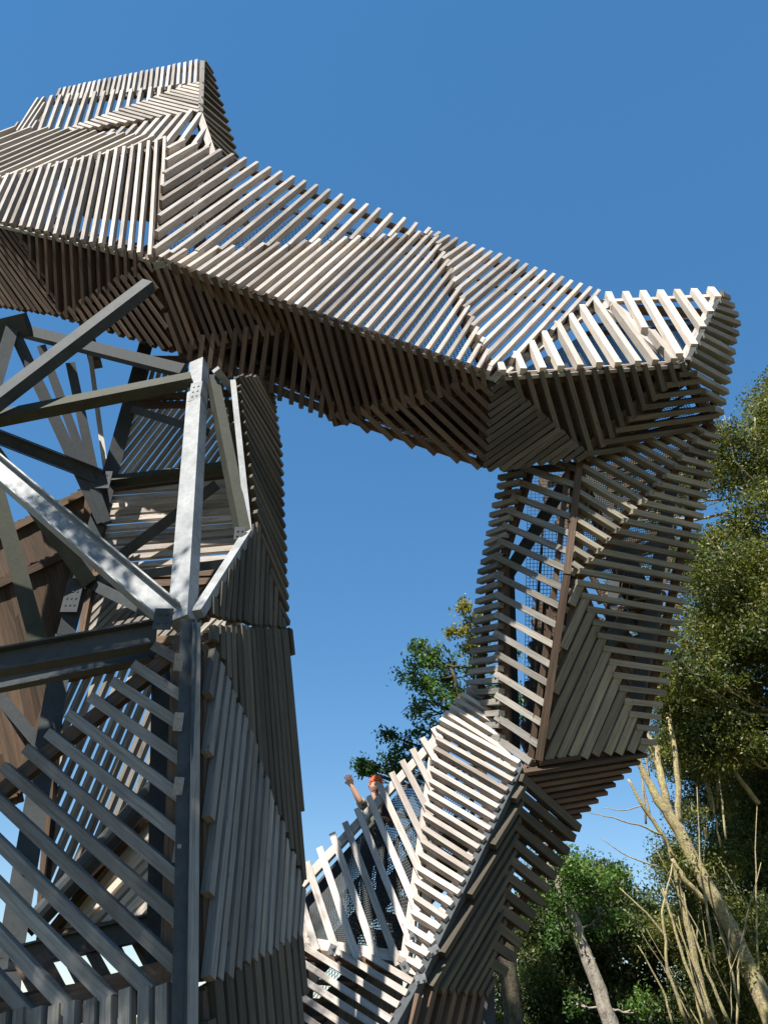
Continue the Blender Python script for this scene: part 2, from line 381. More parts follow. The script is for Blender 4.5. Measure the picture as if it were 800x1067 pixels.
# timber braces showing through the sparse end facets
for (a, b, w) in (((640, 320, 9.35), (706, 372, 8.75), .15), ((520, 388, 8.4), (622, 322, 9.3), .10), ((655, 322, 10.6), (742, 328, 10.5), .2), ((610, 348, 10.2), (735, 340, 10.3), .10)):
    beam(a, b, w, .09, W_PALE if w > .12 and a[2] < 10 else W_BROWN, 'timber_brace')
for (px, py, Y, a) in ((636, 322, 9.15, .6), (690, 366, 8.45, -.7), (517, 392, 8.05, .9), (545, 372, 8.35, -.4), (573, 376, 8.4, -.5), (457, 256, 8.95, -.8), (166, 276, 7.45, .2), (497, 360, 8.2, .9)):
    bracket(px, py, Y, a)

# ---- right stair tower
K = (597, 602, 9.25); A2 = (561, 788, 10.1); RB = (669, 778, 10.5); PT = (602, 482, 9.3); RT = (742, 442, 9.35)
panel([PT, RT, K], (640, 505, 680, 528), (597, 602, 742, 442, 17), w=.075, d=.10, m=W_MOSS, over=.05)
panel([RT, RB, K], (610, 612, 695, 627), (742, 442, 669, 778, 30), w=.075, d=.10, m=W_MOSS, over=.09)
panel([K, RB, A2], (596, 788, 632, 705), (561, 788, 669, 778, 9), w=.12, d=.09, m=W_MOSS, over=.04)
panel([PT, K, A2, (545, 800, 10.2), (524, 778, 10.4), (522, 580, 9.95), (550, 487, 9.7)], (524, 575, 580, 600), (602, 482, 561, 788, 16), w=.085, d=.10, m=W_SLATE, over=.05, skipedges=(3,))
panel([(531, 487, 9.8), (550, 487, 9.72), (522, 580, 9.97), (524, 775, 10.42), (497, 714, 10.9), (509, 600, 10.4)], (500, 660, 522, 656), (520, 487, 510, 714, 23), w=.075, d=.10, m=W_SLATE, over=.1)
beam((604, 480, 9.2), (590, 600, 9.18), .10, .12, W_BROWN, 'timber_post'); beam((590, 600, 9.18), (561, 792, 10.02), .10, .12, W_BROWN, 'timber_post')
beam((592, 482, 9.3), (578, 610, 9.4), .08, .12, W_BROWN, 'timber_post'); beam((578, 610, 9.4), (552, 792, 10.12), .08, .12, W_BROWN, 'timber_post')
# inside: steel diagonals, stair, mesh, far wall
beam((598, 488, 10.2), (528, 600, 10.6), .2, .14, ST_DARK, kind='box'); beam((530, 590, 10.7), (536, 780, 11.2), .16, .12, ST_DARK)
beam((706, 470, 11.2), (655, 770, 11.9), .22, .16, ST_DARK); beam((600, 600, 11.2), (700, 560, 11.4), .16, .12, ST_DARK)
beam((570, 490, 12.0), (548, 790, 11.8), .05, .05, ST_DARK); beam((640, 600, 12.4), (625, 780, 12.4), .18, .12, ST_DARK)
mesh_panel([P(545, 785, 11.7), P(590, 785, 11.9), P(610, 485, 11.9), P(550, 485, 11.7)], .075)
mesh_panel([P(600, 600, 10.4), P(610, 480, 10.3), P(735, 440, 10.3), P(690, 600, 10.8)], .05)
def stair(a, b, width, n=12, m=W_BROWN):
    """flight from a (foot) to b (head); width vector"""
    M = MB()
    for q in (0, 1): M.bar(a + width * q, b + width * q, UP, .05, .24)
    o = M.build('stair_flight', ST_DARK, tower); T = MB(); run = (b - a).normalized()
    for i in range(n):
        f = (i + .5) / n; p = a.lerp(b, f); T.bar(p + width * .03, p + width * .97, UP, .27, .04)
    T.build('tread', m, o); return o
panel([(560, 500, 13.0), (712, 470, 13.0), (680, 700, 12.8), (640, 650, 12.8)], (600, 560, 690, 530), (650, 480, 650, 690, 13), w=.10, d=.10, m=W_BROWN, flip=True, drop=(4, 5, 8))
panel([(560, 620, 12.9), (640, 650, 12.8), (680, 700, 12.8), (662, 770, 12.6), (545, 780, 12.5)], (580, 650, 640, 760), (560, 700, 670, 720, 12), w=.12, d=.10, m=W_BROWN, flip=True)
stair(P(560, 770, 11.3), P(655, 640, 12.1), Vector((.1, .9, 0)), 11)
stair(P(680, 640, 11.6), P(615, 490, 11.8), Vector((.15, .9, 0)), 12)
quad_planks([P(655, 640, 11.4), P(690, 600, 11.4), P(690, 600, 12.7), P(640, 640, 12.7)], UP)
# bottom of right tower + underside of the ramp
G0 = (541, 803, 10.05); G1 = (437, 1022, 9.2); G2 = (372, 1141, 8.5)
UB = (592, 850, 10.8)
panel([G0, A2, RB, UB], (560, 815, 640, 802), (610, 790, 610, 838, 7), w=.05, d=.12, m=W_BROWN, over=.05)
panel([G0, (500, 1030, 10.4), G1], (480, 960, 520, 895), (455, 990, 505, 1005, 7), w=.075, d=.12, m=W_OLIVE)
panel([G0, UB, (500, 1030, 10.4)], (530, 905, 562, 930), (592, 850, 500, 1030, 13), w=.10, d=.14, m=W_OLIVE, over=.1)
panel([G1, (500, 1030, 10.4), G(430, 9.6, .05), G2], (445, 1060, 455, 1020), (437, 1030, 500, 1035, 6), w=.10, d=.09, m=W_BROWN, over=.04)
M = MB(); M.bar(off(P(*G0), 0, -.05, 0), off(P(*G1), 0, -.05, 0), Vector((-.5, -1, .3)), .09, .10); M.build('edge_trim', ST_DARK, tower)
M = MB(); M.bar(off(P(*G1), 0, -.05, 0), off(P(*G2), 0, -.05, 0), Vector((-.5, -1, .3)), .09, .10); M.build('edge_trim', ST_DARK, tower)

# ---- lower ramp parapet with the visitor
M0 = (306, 925, 10.2); MT = (460, 759, 10.65); MB0 = (311, 988, 9.85); MP = (428, 1006, 9.45); MU = (496, 716, 10.95)
panel([M0, MT, MP, MB0], (362, 862, 412, 992), (312, 926, 458, 770, 12), w=.08, d=.07, m=W_GREY, over=.06, fw=.12, ft=.05, fm=W_GREY, phase=.9)
panel([MT, MU, (531, 792, 10.35), G0, G1, MP], (462, 783, 524, 817), (541, 803, 437, 1022, 19.5), w=.06, d=.11, m=W_GREY, over=.03, fm=W_GREY, inset=.03)
panel([MB0, MP, G1, G2, G(311, 9.2, .05)], (330, 1010, 400, 1052), (330, 1000, 330, 1067, 3.8), w=.06, d=.08, m=W_GREY, over=.03)
dk0 = P(*M0); dk1 = P(*MT)
rise = (dk1 - dk0); D0 = dk0 + Vector((-.9, .1, -1.95)); D1 = dk1 + Vector((.05, .05, -1.27)); side = Vector((.45, 1.35, 0))
stair(D0, D1, side, 15)
quad_planks([D1 + Vector((0, -.1, 0)), D1 + Vector((1.5, .1, 0.1)), D1 + Vector((1.9, 1.5, 0.1)), D1 + side], UP)
beam((503, 930, 10.7), G(512, 10.6, 0), .2, .2, ST_DARK, 'steel_column')
beam((640, 720, 12.2), (505, 935, 10.8), .2, .2, ST_DARK, 'steel_beam')
# far parapet of the ramp: posts, rails and wire mesh
fa = D0 + side * 1.05 + UP * .1; fb = D1 + side * 1.05 + UP * .1
mesh_panel([fa, fb, fb + UP * 1.0, fa + UP * 1.0], .05)
mesh_panel([off(P(*MB0), .1, .18, .1), off(P(*MP), 0, .18, .1), off(P(*MT), 0, .14, -.2), off(P(*M0), .1, .14, -.1)], .05, .0042)
fm_ = fa.lerp(fb, .62)
quad_planks([fa, fm_, fm_ - UP * 1.5, fa - UP * .9], Vector((0, -1, 0)), w=.12, gap=.05, th=.06, m=W_SLATE, name='cladding_panel')
for h in (1.05, .55):
    M = MB(); M.bar(fa + UP * h, fb + UP * h, Vector((0, -1, 0)), .05, .03); M.build('handrail', ST_DARK, tower)
for i in range(6):
    p = fa.lerp(fb, i / 5); M = MB(); M.bar(p, p + UP * 1.05, Vector((0, -1, 0)), .05, .05); M.build('railing_post', ST_DARK, tower)
for (px, py, Y, a) in ((445, 880, 9.9, .1), (452, 795, 10.4, 0), (432, 975, 9.4, 0), (422, 1008, 9.25, -1), (438, 1020, 9.0, .2), (452, 990, 9.15, .5), (484, 925, 9.6, .4), (534, 806, 9.95, -1.2), (346, 990, 9.5, 1.2)):
    bracket(px, py, Y, a, .11, .08)

# ---- left tower, lower part
C0 = (190, 1090, 6.0); C1 = (203, 655, 6.3)
LT = (-120, 915, 7.0)
panel([(196, 662, 6.3), LT, (-120, 1100, 6.9), (188, 1022, 6.02)], (60, 762, 176, 852), (188, 690, 188, 1002, 8), w=.085, d=.075, m=W_SLATE, over=.06, fm=W_BROWN, phase=.35, fw=.14)
panel([(188, 1030, 6.0), (-120, 1078, 6.85), G(-150, 6.85, .05), G(190, 5.75, .05)], (110, 1130, 110, 1045), (0, 1060, 185, 1032, 10.5), w=.09, d=.07, m=W_SLATE, over=.02)
RL = (306, 950, 8.0)
panel([(209, 668, 6.33), (207, 1024, 6.05), (305, 972, 7.95), (307, 925, 8.0), (256, 780, 7.15)], (224, 1010, 236, 900), (207, 1024, 305, 972, 12), w=.085, d=.07, m=W_SLATE, over=.03)
panel([(214, 657, 6.45), (296, 661, 8.1), (312, 926, 8.05), (256, 780, 7.15)], (282, 690, 292, 830), (216, 657, 296, 661, 16), w=.085, d=.06, m=W_OLIVE, over=.03)
panel([(207, 1030, 6.05), (306, 974, 7.95), G(318, 7.8, .05), G(207, 5.85, .05)], (262, 1060, 257, 1000), (207, 1030, 306, 974, 12), w=.13, d=.06, m=W_OLIVE, over=.02)
# corner steel + conduit
beam((196, 648, 6.2), G(184, 5.75, 0), .13, .10, ST_DARK, 'corner_post')
beam((205, 652, 6.18), G(197, 5.72, 0), .07, .10, W_SLATE, 'timber_post')
M = MB(); M.tube([P(203, 650, 6.1), P(199, 860, 5.98), P(194, 1067, 5.85), P(*G(191, 5.68, 0))], .014, 8); M.build('cable_conduit', ST_DARK, tower, True)
beam((168, 700, 6.6), G(160, 6.4, 0), .16, .10, ST_DARK, 'corner_post')
for y in (690, 752, 820, 888, 955, 1012): bracket(186, y, 5.98, 1.5, .14, .07)
# right upper flank
panel([(209, 640, 6.5), (262, 546, 7.4), (291, 655, 8.1)], (258, 650, 262, 570), (212, 642, 291, 655, 14), w=.085, d=.06, m=W_OLIVE, over=.03)
panel([(244, 398, 7.7), (276, 398, 8.7), (286, 470, 8.5), (291, 655, 8.1), (262, 546, 7.4)], (254, 420, 280, 470), (284, 398, 291, 655, 28), w=.085, d=.07, m=W_OLIVE, over=.06)
panel([(252, 380, 9.0), (280, 380, 9.4), (287, 470, 8.6), (276, 470, 8.6)], (278, 452, 286, 455), (280, 380, 284, 470, 8), w=.06, d=.06, m=W_GREY)
# steel frame in front
beam((208, 380, 7.75), (190, 650, 6.4), .20, .17, ST_GALV, 'steel_column', n=(-.35, -1, 0.1), kind='box')
beam((-60, 438, 7.3), (178, 641, 6.35), .24, .16, ST_GALV, kind='h', n=(-.35, -1, 0.55))
beam((156, 297, 7.42), (-70, 470, 7.2), .19, .16, ST_DARK, kind='box', n=(-.1, -1, .2))
beam((200, 396, 7.5), (-60, 448, 7.5), .20, .15, ST_OLIVE, n=(0, -1, .4))
beam((-40, 440, 8.6), (106, 497, 9.2), .22, .16, ST_DARK, kind='h')
beam((-40, 697, 7.0), (163, 661, 6.5), .24, .17, ST_DARK, kind='h', n=(0, -1, 0))
beam((-40, 720, 8.3), (162, 678, 6.9), .18, .12, ST_DARK, kind='h', n=(0, -1, 0))
beam((16, 343, 8.6), (192, 387, 8.2), .17, .14, ST_DARK, n=(0, -1, -.2))
beam((12, 345, 8.4), (-25, 470, 8.3), .18, .14, ST_DARK); beam((-20, 350, 8.5), (30, 338, 8.4), .35, .2, ST_DARK)
beam((18, 352, 8.5), (108, 545, 9.4), .17, .12, ST_DARK); beam((44, 362, 8.6), (112, 545, 9.4), .13, .12, ST_DARK); beam((74, 380, 8.8), (108, 540, 9.4), .14, .12, ST_DARK)
beam((-14, 460, 8.2), (94, 608, 9.3), .2, .14, ST_OLIVE); beam((-12, 480, 8.4), (46, 690, 8.8), .2, .12, ST_OLIVE)
beam((94, 368, 9.5), (111, 495, 9.5), .075, .1, W_PALE, 'timber_post')
beam((152, 360, 9.4), (112, 505, 9.5), .22, .18, ST_DARK, 'steel_column'); beam((112, 505, 9.5), (68, 665, 9.4), .22, .18, ST_DARK, 'steel_column'); beam((68, 665, 9.4), (10, 1000, 9.0), .25, .18, ST_DARK, 'steel_column'); beam((10, 1000, 9.0), G(-12, 8.8, 0), .25, .18, ST_DARK, 'steel_column')
beam((110, 503, 9.5), (255, 484, 9.0), .15, .13, ST_OLIVE, n=(0, -1, .5)); beam((118, 585, 9.7), (226, 505, 9.2), .15, .12, ST_DARK)
beam((82, 602, 9.5), (160, 640, 9.0), .14, .12, ST_DARK); beam((98, 605, 9.6), (250, 585, 9.0), .12, .12, ST_DARK); beam((140, 427, 9.4), (215, 450, 8.8), .12, .12, ST_DARK)
beam((222, 398, 7.6), (254, 560, 7.3), .24, .12, ST_OLIVE, n=(-1, -.3, 0), label='broad algae green steel plate')
beam((259, 556, 7.25), (206, 640, 6.42), .10, .09, ST_GALV, n=(-.3, -1, .3)); beam((243, 398, 7.5), (260, 560, 7.25), .07, .08, ST_GALV)
beam((243, 440, 7.7), (258, 470, 8.0), .1, .08, ST_GALV); beam((225, 385, 7.4), (245, 410, 7.8), .1, .08, ST_GALV)
# bolted end plates
def plate(px, py, Y, w, h, nx, nz, n=(0, -1, 0), m=ST_GALV):
    c = P(px, py, Y); n = Vector(n).normalized(); u = UP.cross(n).normalized(); v = n.cross(u); M = MB()
    M.bar(c - v * h / 2, c + v * h / 2, n, w, .016)
    for i in range(nx):
        for j in range(nz):
            q = c + u * ((i - (nx - 1) / 2) * w / max(nx, 1) * .8) + v * ((j - (nz - 1) / 2) * h / max(nz, 1) * .8)
            M.bar(q, q + n * .016, u, .02, .02)
    M.build('bolt_plate', m, tower)
plate(204, 408, 7.38, .16, .30, 2, 3, (-.3, -1, 0)); plate(76, 620, 9.25, .22, .5, 3, 4, m=ST_DARK); plate(170, 645, 6.2, .16, .2, 2, 2, m=ST_DARK); plate(108, 500, 9.2, .22, .3, 2, 3, m=ST_DARK)
plate(250, 556, 7.15, .12, .16, 2, 2, m=ST_DARK)
# far inner walls of the left tower
panel([(135, 420, 10.0), (245, 418, 9.6), (250, 490, 9.5), (112, 502, 10.0)], (140, 490, 175, 445), (112, 460, 248, 460, 17), w=.045, d=.07, m=W_GREY, flip=True)
panel([(152, 372, 10.0), (240, 372, 9.6), (244, 412, 9.6), (140, 418, 10.0)], (190, 410, 196, 385), (150, 395, 240, 395, 13), w=.05, d=.06, m=W_SLATE, flip=True)
panel([(112, 506, 10.0), (250, 490, 9.5), (256, 600, 9.2), (92, 604, 10.0)], (120, 545, 240, 535), (180, 500, 180, 602, 13), w=.085, d=.07, m=W_GREY, flip=True)
panel([(92, 608, 10.0), (256, 602, 9.2), (240, 668, 9.0), (80, 676, 9.9)], (98, 655, 135, 618), (88, 640, 240, 640, 18), w=.075, d=.07, m=W_SLATE, flip=True)
panel([(98, 505, 10.1), (88, 610, 10.1), (-40, 610, 9.6), (-40, 575, 9.6)], (60, 560, 78, 600), (-40, 590, 92, 560, 14), w=.13, d=.05, m=W_BROWN, flip=True)
panel([(88, 566, 9.9), (60, 720, 9.8), (20, 830, 9.5), (-80, 860, 9.0), (-80, 640, 9.0)], (40, 640, 62, 730), (-80, 700, 70, 650, 26), w=.115, d=.05, m=W_BROWN, flip=True, label='dense brown boarded wall panel')
panel([(60, 705, 9.8), (165, 680, 9.2), (185, 690, 9.0), (180, 800, 8.8), (40, 955, 9.6)], (85, 860, 135, 740), (60, 800, 190, 770, 10), w=.07, d=.07, m=W_SLATE, flip=True)
panel([(178, 810, 8.8), (176, 962, 8.7), (38, 985, 9.4)], (110, 960, 170, 895), (176, 820, 176, 962, 10), w=.075, d=.07, m=W_PALE, flip=True)
beam((36, 962, 9.0), (182, 800, 8.4), .22, .16, ST_DARK, kind='tube'); beam((30, 968, 9.2), (150, 850, 8.9), .16, .12, W_BROWN, 'timber_brace')
beam((10, 1000, 8.4), (172, 962, 7.6), .2, .14, ST_DARK, kind='h', n=(0, -1, 0)); beam((-60, 1062, 6.9), (186, 1020, 6.1), .16, .08, W_BROWN, 'timber_rail')
for k in range(7): beam((20 + k * 24, 1000 - k * 5, 8.0), (52 + k * 24, 1060 - k * 5, 7.6), .10, .06, W_BROWN, 'timber_joist')
beam((-30, 690, 9.4), (45, 780, 9.6), .14, .1, ST_DARK)

# ---- top tier of the tower
H0 = (210, 68, 9.2); H1 = (209, 90, 9.1); H2 = (208, 121, 8.95); HB = (222, 165, 8.7)
HL = (60, 99, 10.3); HL2 = (52, 106, 10.2)
panel([HL, H0, H1, (68, 110, 10.1)], (140, 99, 143, 82), (62, 100, 210, 68, 27), w=.07, d=.09, over=.05)
panel([HL2, (195, 95, 9.2), (82, 142, 9.6), (36, 141, 10.0)], (60, 140, 72, 106), (40, 141, 195, 96, 15), w=.08, d=.10, over=.04)
panel([HL2, (38, 141, 9.95), (16, 141, 10.3), (42, 108, 10.3)], (24, 141, 44, 110), (16, 141, 40, 141, 5), w=.06, d=.09)
panel([H1, H2, (66, 142, 9.6)], (150, 112, 195, 124), (208, 90, 66, 142, 24), w=.07, d=.08)
panel([H2, HB, (178, 155, 8.5), (108, 146, 9.2)], (180, 150, 200, 124), (110, 146, 220, 150, 10), w=.08, d=.11)
panel([H0, (214, 68, 9.5), (244, 170, 9.6), HB, H2], (216, 96, 232, 112), (213, 70, 232, 168, 13), w=.09, d=.10, m=W_OLIVE, over=.06)
beam((211, 66, 9.1), (209, 122, 8.9), .1, .12, W_SLATE, 'timber_post'); beam((209, 122, 8.85), (224, 168, 8.6), .14, .12, W_GREY, 'timber_post')
# tower core behind the bridge so that the top tier stands on something
beam((205, 150, 9.6), (214, 400, 9.2), .22, .2, ST_DARK, 'steel_column'); beam((40, 145, 10.6), (100, 380, 10.4), .22, .2, ST_DARK, 'steel_column')
quad_planks([P(30, 141, 10.2), P(215, 141, 9.2), P(215, 141, 9.2) + Vector((.6, 2.2, 0)), P(30, 141, 10.2) + Vector((.6, 2.2, 0))], UP)

# ------------------------------------------------------------------ trees
def leaves(name, clumps, size, n_per, material, parent, flat=0.5, aspect=2.2, droop=0.2):
    pos = []; 
    for (c, r) in clumps:
        vol = r * r * n_per; k = int(max(200, vol * 4.5))
        sub = max(6, int(k / 45)); d = rng.normal(size=(sub, 3)); d /= np.linalg.norm(d, axis=1)[:, None]
        rad = r * (0.25 + 1.0 * rng.random(sub) ** 0.8)
        centers = np.array(c) + d * rad[:, None] * np.array([1, 1, .85])
        which = rng.integers(0, sub, k)
        pos.append(centers[which] + rng.normal(size=(k, 3)) * (0.16 * r + .06) * np.array([1, 1, .7]))
    p = np.concatenate(pos); N = len(p)
    nrm = rng.normal(size=(N, 3)) * np.array([1, 1, .8]); nrm[:, 2] += flat * np.sign(rng.random(N) - .1); nrm /= np.linalg.norm(nrm, axis=1)[:, None]
    ax = rng.normal(size=(N, 3)); ax[:, 2] -= droop; ax -= nrm * (ax * nrm).sum(1)[:, None]; ax /= np.linalg.norm(ax, axis=1)[:, None]
    sd = np.cross(nrm, ax); L = size * rng.uniform(.6, 1.3, N)[:, None]; Wd = L / aspect
    v = np.empty((N, 4, 3)); v[:, 0] = p - ax * L / 2; v[:, 1] = p + sd * Wd / 2 + nrm * Wd * .18; v[:, 2] = p + ax * L / 2; v[:, 3] = p - sd * Wd / 2 + nrm * Wd * .18
    me = bpy.data.meshes.new(name); me.vertices.add(N * 4); me.vertices.foreach_set('co', v.reshape(-1))
    me.loops.add(N * 4); me.loops.foreach_set('vertex_index', np.arange(N * 4, dtype=np.int32))
    me.polygons.add(N); me.polygons.foreach_set('loop_start', np.arange(0, N * 4, 4, dtype=np.int32)); me.polygons.foreach_set('loop_total', np.full(N, 4, dtype=np.int32))
    me.materials.append(material); me.update(calc_edges=True)
    o = bpy.data.objects.new(name, me); COL.objects.link(o); o.parent = parent
    return o
def wiggle(pts, amt):
    out = []
    for k in range(len(pts) - 1):
        for f in (0, .25, .5, .75):
            p = pts[k].lerp(pts[k + 1], f); out.append(p + Vector((random.uniform(-1, 1), random.uniform(-1, 1), random.uniform(-1, 1))) * (amt if (k or f) else 0))
    out.append(pts[-1]); return out
def tree(name, label, trunk, clumps, size, n_per, leafm, bark, limbs=(), auto=True, group='trees beside the tower', extra=(), dY=0.0):
    """trunk: [(px,py,Y,radius)...] from foot to tip; clumps: [(px,py,rpx,Y)]"""
    sh = lambda q: (q[0], q[1], q[2] + dY, q[3] * (q[2] + dY) / q[2])
    trunk = [sh(q) for q in trunk]; limbs = [[sh(q) for q in l] for l in limbs]; clumps = [(a, b, c, d + dY) for (a, b, c, d) in clumps]
    tp = [P(*q[:3]) for q in trunk]; foot = Vector((tp[0].x, tp[0].y, 0))
    root = empty(name, label, 'tree', foot, group)
    if tp[0].z > 0.05: tp = [foot + (tp[0] - foot) * 0.0] + tp; rads = [trunk[0][3] * 1.25] + [q[3] for q in trunk]
    else: rads = [q[3] for q in trunk]
    pts = wiggle(tp, .022); rr = list(np.interp(np.linspace(0, len(rads) - 1, len(pts)), range(len(rads)), rads))
    def loc(o): o.location = -foot; return o
    M = MB(); M.tube(pts, rr, 10, wob=.06); loc(M.build('trunk', bark, root, True))
    cl = []
    for (px, py, rp, Y) in clumps:
        c = P(px, py, Y); r = rp * (c - CAM).length / FPX; cl.append((c, r))
    for ls in limbs:
        lp = [P(*q[:3]) for q in ls]; M = MB(); p = wiggle(lp, .016)
        lr = [q[3] for q in ls]; M.tube(p, list(np.interp(np.linspace(0, len(lr) - 1, len(p)), range(len(lr)), lr)), 7, wob=.06); loc(M.build('branch', bark, root, True))
    if auto:
        for (c, r) in cl:
            near = min(pts[len(pts) // 3:], key=lambda q: (q - c).length + max(0, q.z - c.z) * 1.5)
            mid = near.lerp(c, .5) + Vector((0, 0, -.1 * (c - near).length)); M = MB()
            p = wiggle([near, mid, c], .08 * r); L = (c - near).length; r0 = min(.018 + .008 * L, .055)
            M.tube(p, list(np.linspace(r0, .012, len(p))), 6)
            for q in range(7):
                s0 = p[random.randrange(len(p) // 2, len(p))]; e = c + Vector(rng.normal(size=3)) * r * .5
                M.tube([s0, s0.lerp(e, .5) + Vector(rng.normal(size=3)) * .05, e], [.016, .011, .005], 5)
            loc(M.build('branch', bark, root, True))
    lv = leaves('crown', cl, size, n_per, leafm, root); loc(lv)
    for (cls, sz, npp, lm) in extra:
        c2 = [(P(a, b, Y), rp * (P(a, b, Y) - CAM).length / FPX) for (a, b, rp, Y) in cls]
        loc(leaves('crown', c2, sz, npp, lm, root))
    return root
def rclumps(poly, n, rlo, rhi, Ylo, Yhi):
    """clumps scattered in a pixel polygon (bounding list of spans (y, xlo, xhi))"""
    ys = [p[0] for p in poly]; out = []
    for _ in range(n):
        y = random.uniform(min(ys), max(ys)); lo = np.interp(y, ys, [p[1] for p in poly]); hi = np.interp(y, ys, [p[2] for p in poly])
        out.append((random.uniform(lo, hi), y, random.uniform(rlo, rhi), random.uniform(Ylo, Yhi)))
    return out
# big leafy tree at the right edge
tree('broadleaf_tree', 'tall dense olive green tree at right edge filling the space right of the stair tower',
     [(905, 1200, 19.5, .34), (880, 1000, 19, .28), (845, 800, 18.5, .22), (830, 600, 18.2, .15), (820, 450, 18, .07)],
     rclumps([(395, 775, 850), (440, 748, 860), (520, 728, 870), (600, 716, 870), (690, 700, 870), (740, 690, 870), (800, 700, 870)], 62, 18, 34, 16.5, 20)
     + rclumps([(630, 705, 860), (730, 685, 860)], 22, 18, 30, 16.5, 19)
     + rclumps([(470, 640, 720), (580, 610, 720), (680, 660, 720)], 8, 14, 22, 19, 21),
     .105, 1150, LEAF_OLIVE, BARK,
     limbs=[[(830, 720, 18.2, .09), (790, 640, 17.5, .075), (762, 595, 17.2, .06), (748, 570, 17.2, .03)], [(784, 632, 17.4, .04), (790, 600, 17.2, .03), (800, 575, 17.1, .02)],
            [(800, 500, 18, .05), (788, 465, 17.3, .035), (786, 435, 17.1, .02)], [(840, 560, 18, .03), (765, 480, 16.9, .02), (752, 425, 16.7, .01)]])
# ivy-clad darker tree below it
tree('ivy_clad_tree', 'dark ivy covered tree behind the pale stems in lower right corner',
     [(860, 1200, 17.5, .3), (830, 1000, 17.5, .25), (800, 850, 17.5, .2), (785, 760, 17.5, .1)],
     rclumps([(780, 745, 860), (860, 735, 860), (960, 705, 860), (1000, 690, 860), (1090, 660, 860)], 60, 18, 32, 16.8, 19.5),
     .10, 1150, LEAF_DARK, BARK_D, dY=3.0)
# pale many-stemmed tree
fan = []
for q in range(15):
    x0 = random.uniform(715, 800); y0 = random.uniform(985, 1090); L = random.uniform(60, 190); lean = random.uniform(-.15, .62); Y = random.uniform(13.5, 14.6)
    r = random.uniform(.008, .022)
    fan.append([(x0, y0, Y, r), (x0 - lean * L * .5 + random.uniform(-6, 6), y0 - L * .5, Y, r * .7), (x0 - lean * L * 1.1 + random.uniform(-10, 10), y0 - L, Y, r * .25)])
for q in range(12):
    x0 = random.uniform(672, 760); y0 = random.uniform(800, 900); L = random.uniform(40, 110); lean = random.uniform(-.3, .4); Y = random.uniform(14, 15)
    fan.append([(x0, y0, Y, .02), (x0 - lean * L * .5, y0 - L * .5, Y, .014), (x0 - lean * L, y0 - L, Y, .005)])
tree('many_stemmed_tree', 'pale barked tree with many bare lichen covered stems leaning left in lower right',
     [(830, 1130, 14.0, .17), (797, 1050, 14, .145), (765, 975, 14, .125), (735, 920, 14, .11), (705, 862, 14, .10), (680, 825, 14, .07), (664, 792, 14, .045), (658, 770, 14, .02)],
     rclumps([(770, 690, 730), (830, 700, 760), (920, 690, 790), (1000, 690, 800), (1070, 672, 800)], 36, 12, 24, 14.2, 16)
     + rclumps([(720, 690, 760), (790, 690, 780)], 14, 14, 24, 14.5, 16.5),
     .075, 1500, LEAF_OLIVE, BARK,
     limbs=[[(712, 875, 14, .085), (696, 845, 14.1, .075), (688, 810, 14.1, .065), (684, 780, 14.2, .05), (672, 762, 14.3, .025)],
            [(706, 860, 14, .06), (706, 820, 13.9, .05), (702, 775, 13.9, .045), (695, 748, 14, .03)],
            [(740, 1067, 14.5, .07), (728, 1020, 14.4, .065), (715, 960, 14.3, .06), (702, 900, 14.2, .05), (692, 872, 14.1, .04), (668, 838, 14.0, .035), (654, 812, 14, .02)],
            [(735, 940, 14, .05), (712, 915, 13.9, .045), (700, 895, 13.9, .03)], [(742, 845, 14.6, .045), (732, 800, 14.6, .04), (724, 780, 14.6, .03)],
            [(790, 838, 14.8, .05), (765, 805, 14.8, .045), (745, 770, 14.8, .03)],
            [(715, 1067, 13.9, .03), (695, 1010, 13.8, .025), (690, 950, 13.8, .02), (700, 900, 14, .012)],
            [(735, 1060, 13.7, .03), (712, 1000, 13.7, .025), (700, 960, 13.7, .02), (690, 925, 13.7, .012)],
            [(760, 1067, 13.8, .03), (735, 1010, 13.7, .022), (718, 960, 13.7, .012)], [(700, 985, 13.9, .025), (672, 950, 13.8, .018), (645, 925, 13.8, .008)],
            
            [(690, 870, 14, .02), (665, 860, 13.9, .014), (630, 850, 13.8, .009), (607, 845, 13.8, .004)], [(688, 905, 14, .015), (655, 893, 13.9, .01), (624, 873, 13.9, .005)],
            [(672, 838, 14, .012), (648, 845, 13.9, .009), (627, 842, 13.9, .004)],
            [(745, 1067, 13.6, .02), (722, 1000, 13.6, .015), (712, 930, 13.6, .008)], [(770, 1050, 13.7, .02), (755, 985, 13.7, .015), (742, 950, 13.7, .008)],
            [(700, 1067, 13.9, .02), (690, 1030, 13.9, .016), (664, 985, 13.8, .008)]] + fan, auto=False, dY=3.5)
# leaning pole tree
tree('leaning_tree', 'young tree with smooth pale trunk leaning left under the ramp with bright green leaves',
     [(646, 1100, 15.5, .14), (635, 1064, 15.5, .13), (612, 1000, 15.5, .115), (596, 955, 15.5, .10), (582, 922, 15.5, .09), (569, 900, 15.5, .08), (556, 870, 15.6, .05)],
     [(600, 905, 20, 15.4), (612, 925, 18, 15.6), (588, 940, 16, 15.4), (580, 970, 15, 15.5), (640, 920, 15, 15.8), (625, 955, 16, 15.9), (565, 930, 14, 15.8), (668, 1050, 12, 15.6), (600, 1045, 9, 15.9)],
     .10, 1100, LEAF_FRESH, BARK_G, auto=True, dY=2.0)
tree('shady_tree', 'dark shady tree filling the gap at the bottom under the ramp',
     [(585, 1200, 18.5, .25), (580, 1060, 18.5, .2), (572, 960, 18.5, .12), (570, 900, 18.5, .05)],
     rclumps([(900, 565, 600), (930, 540, 670), (970, 525, 690), (1020, 495, 700), (1090, 470, 700)], 60, 16, 26, 17.2, 20), .10, 1150, LEAF_DARK, BARK_D, dY=2.5)
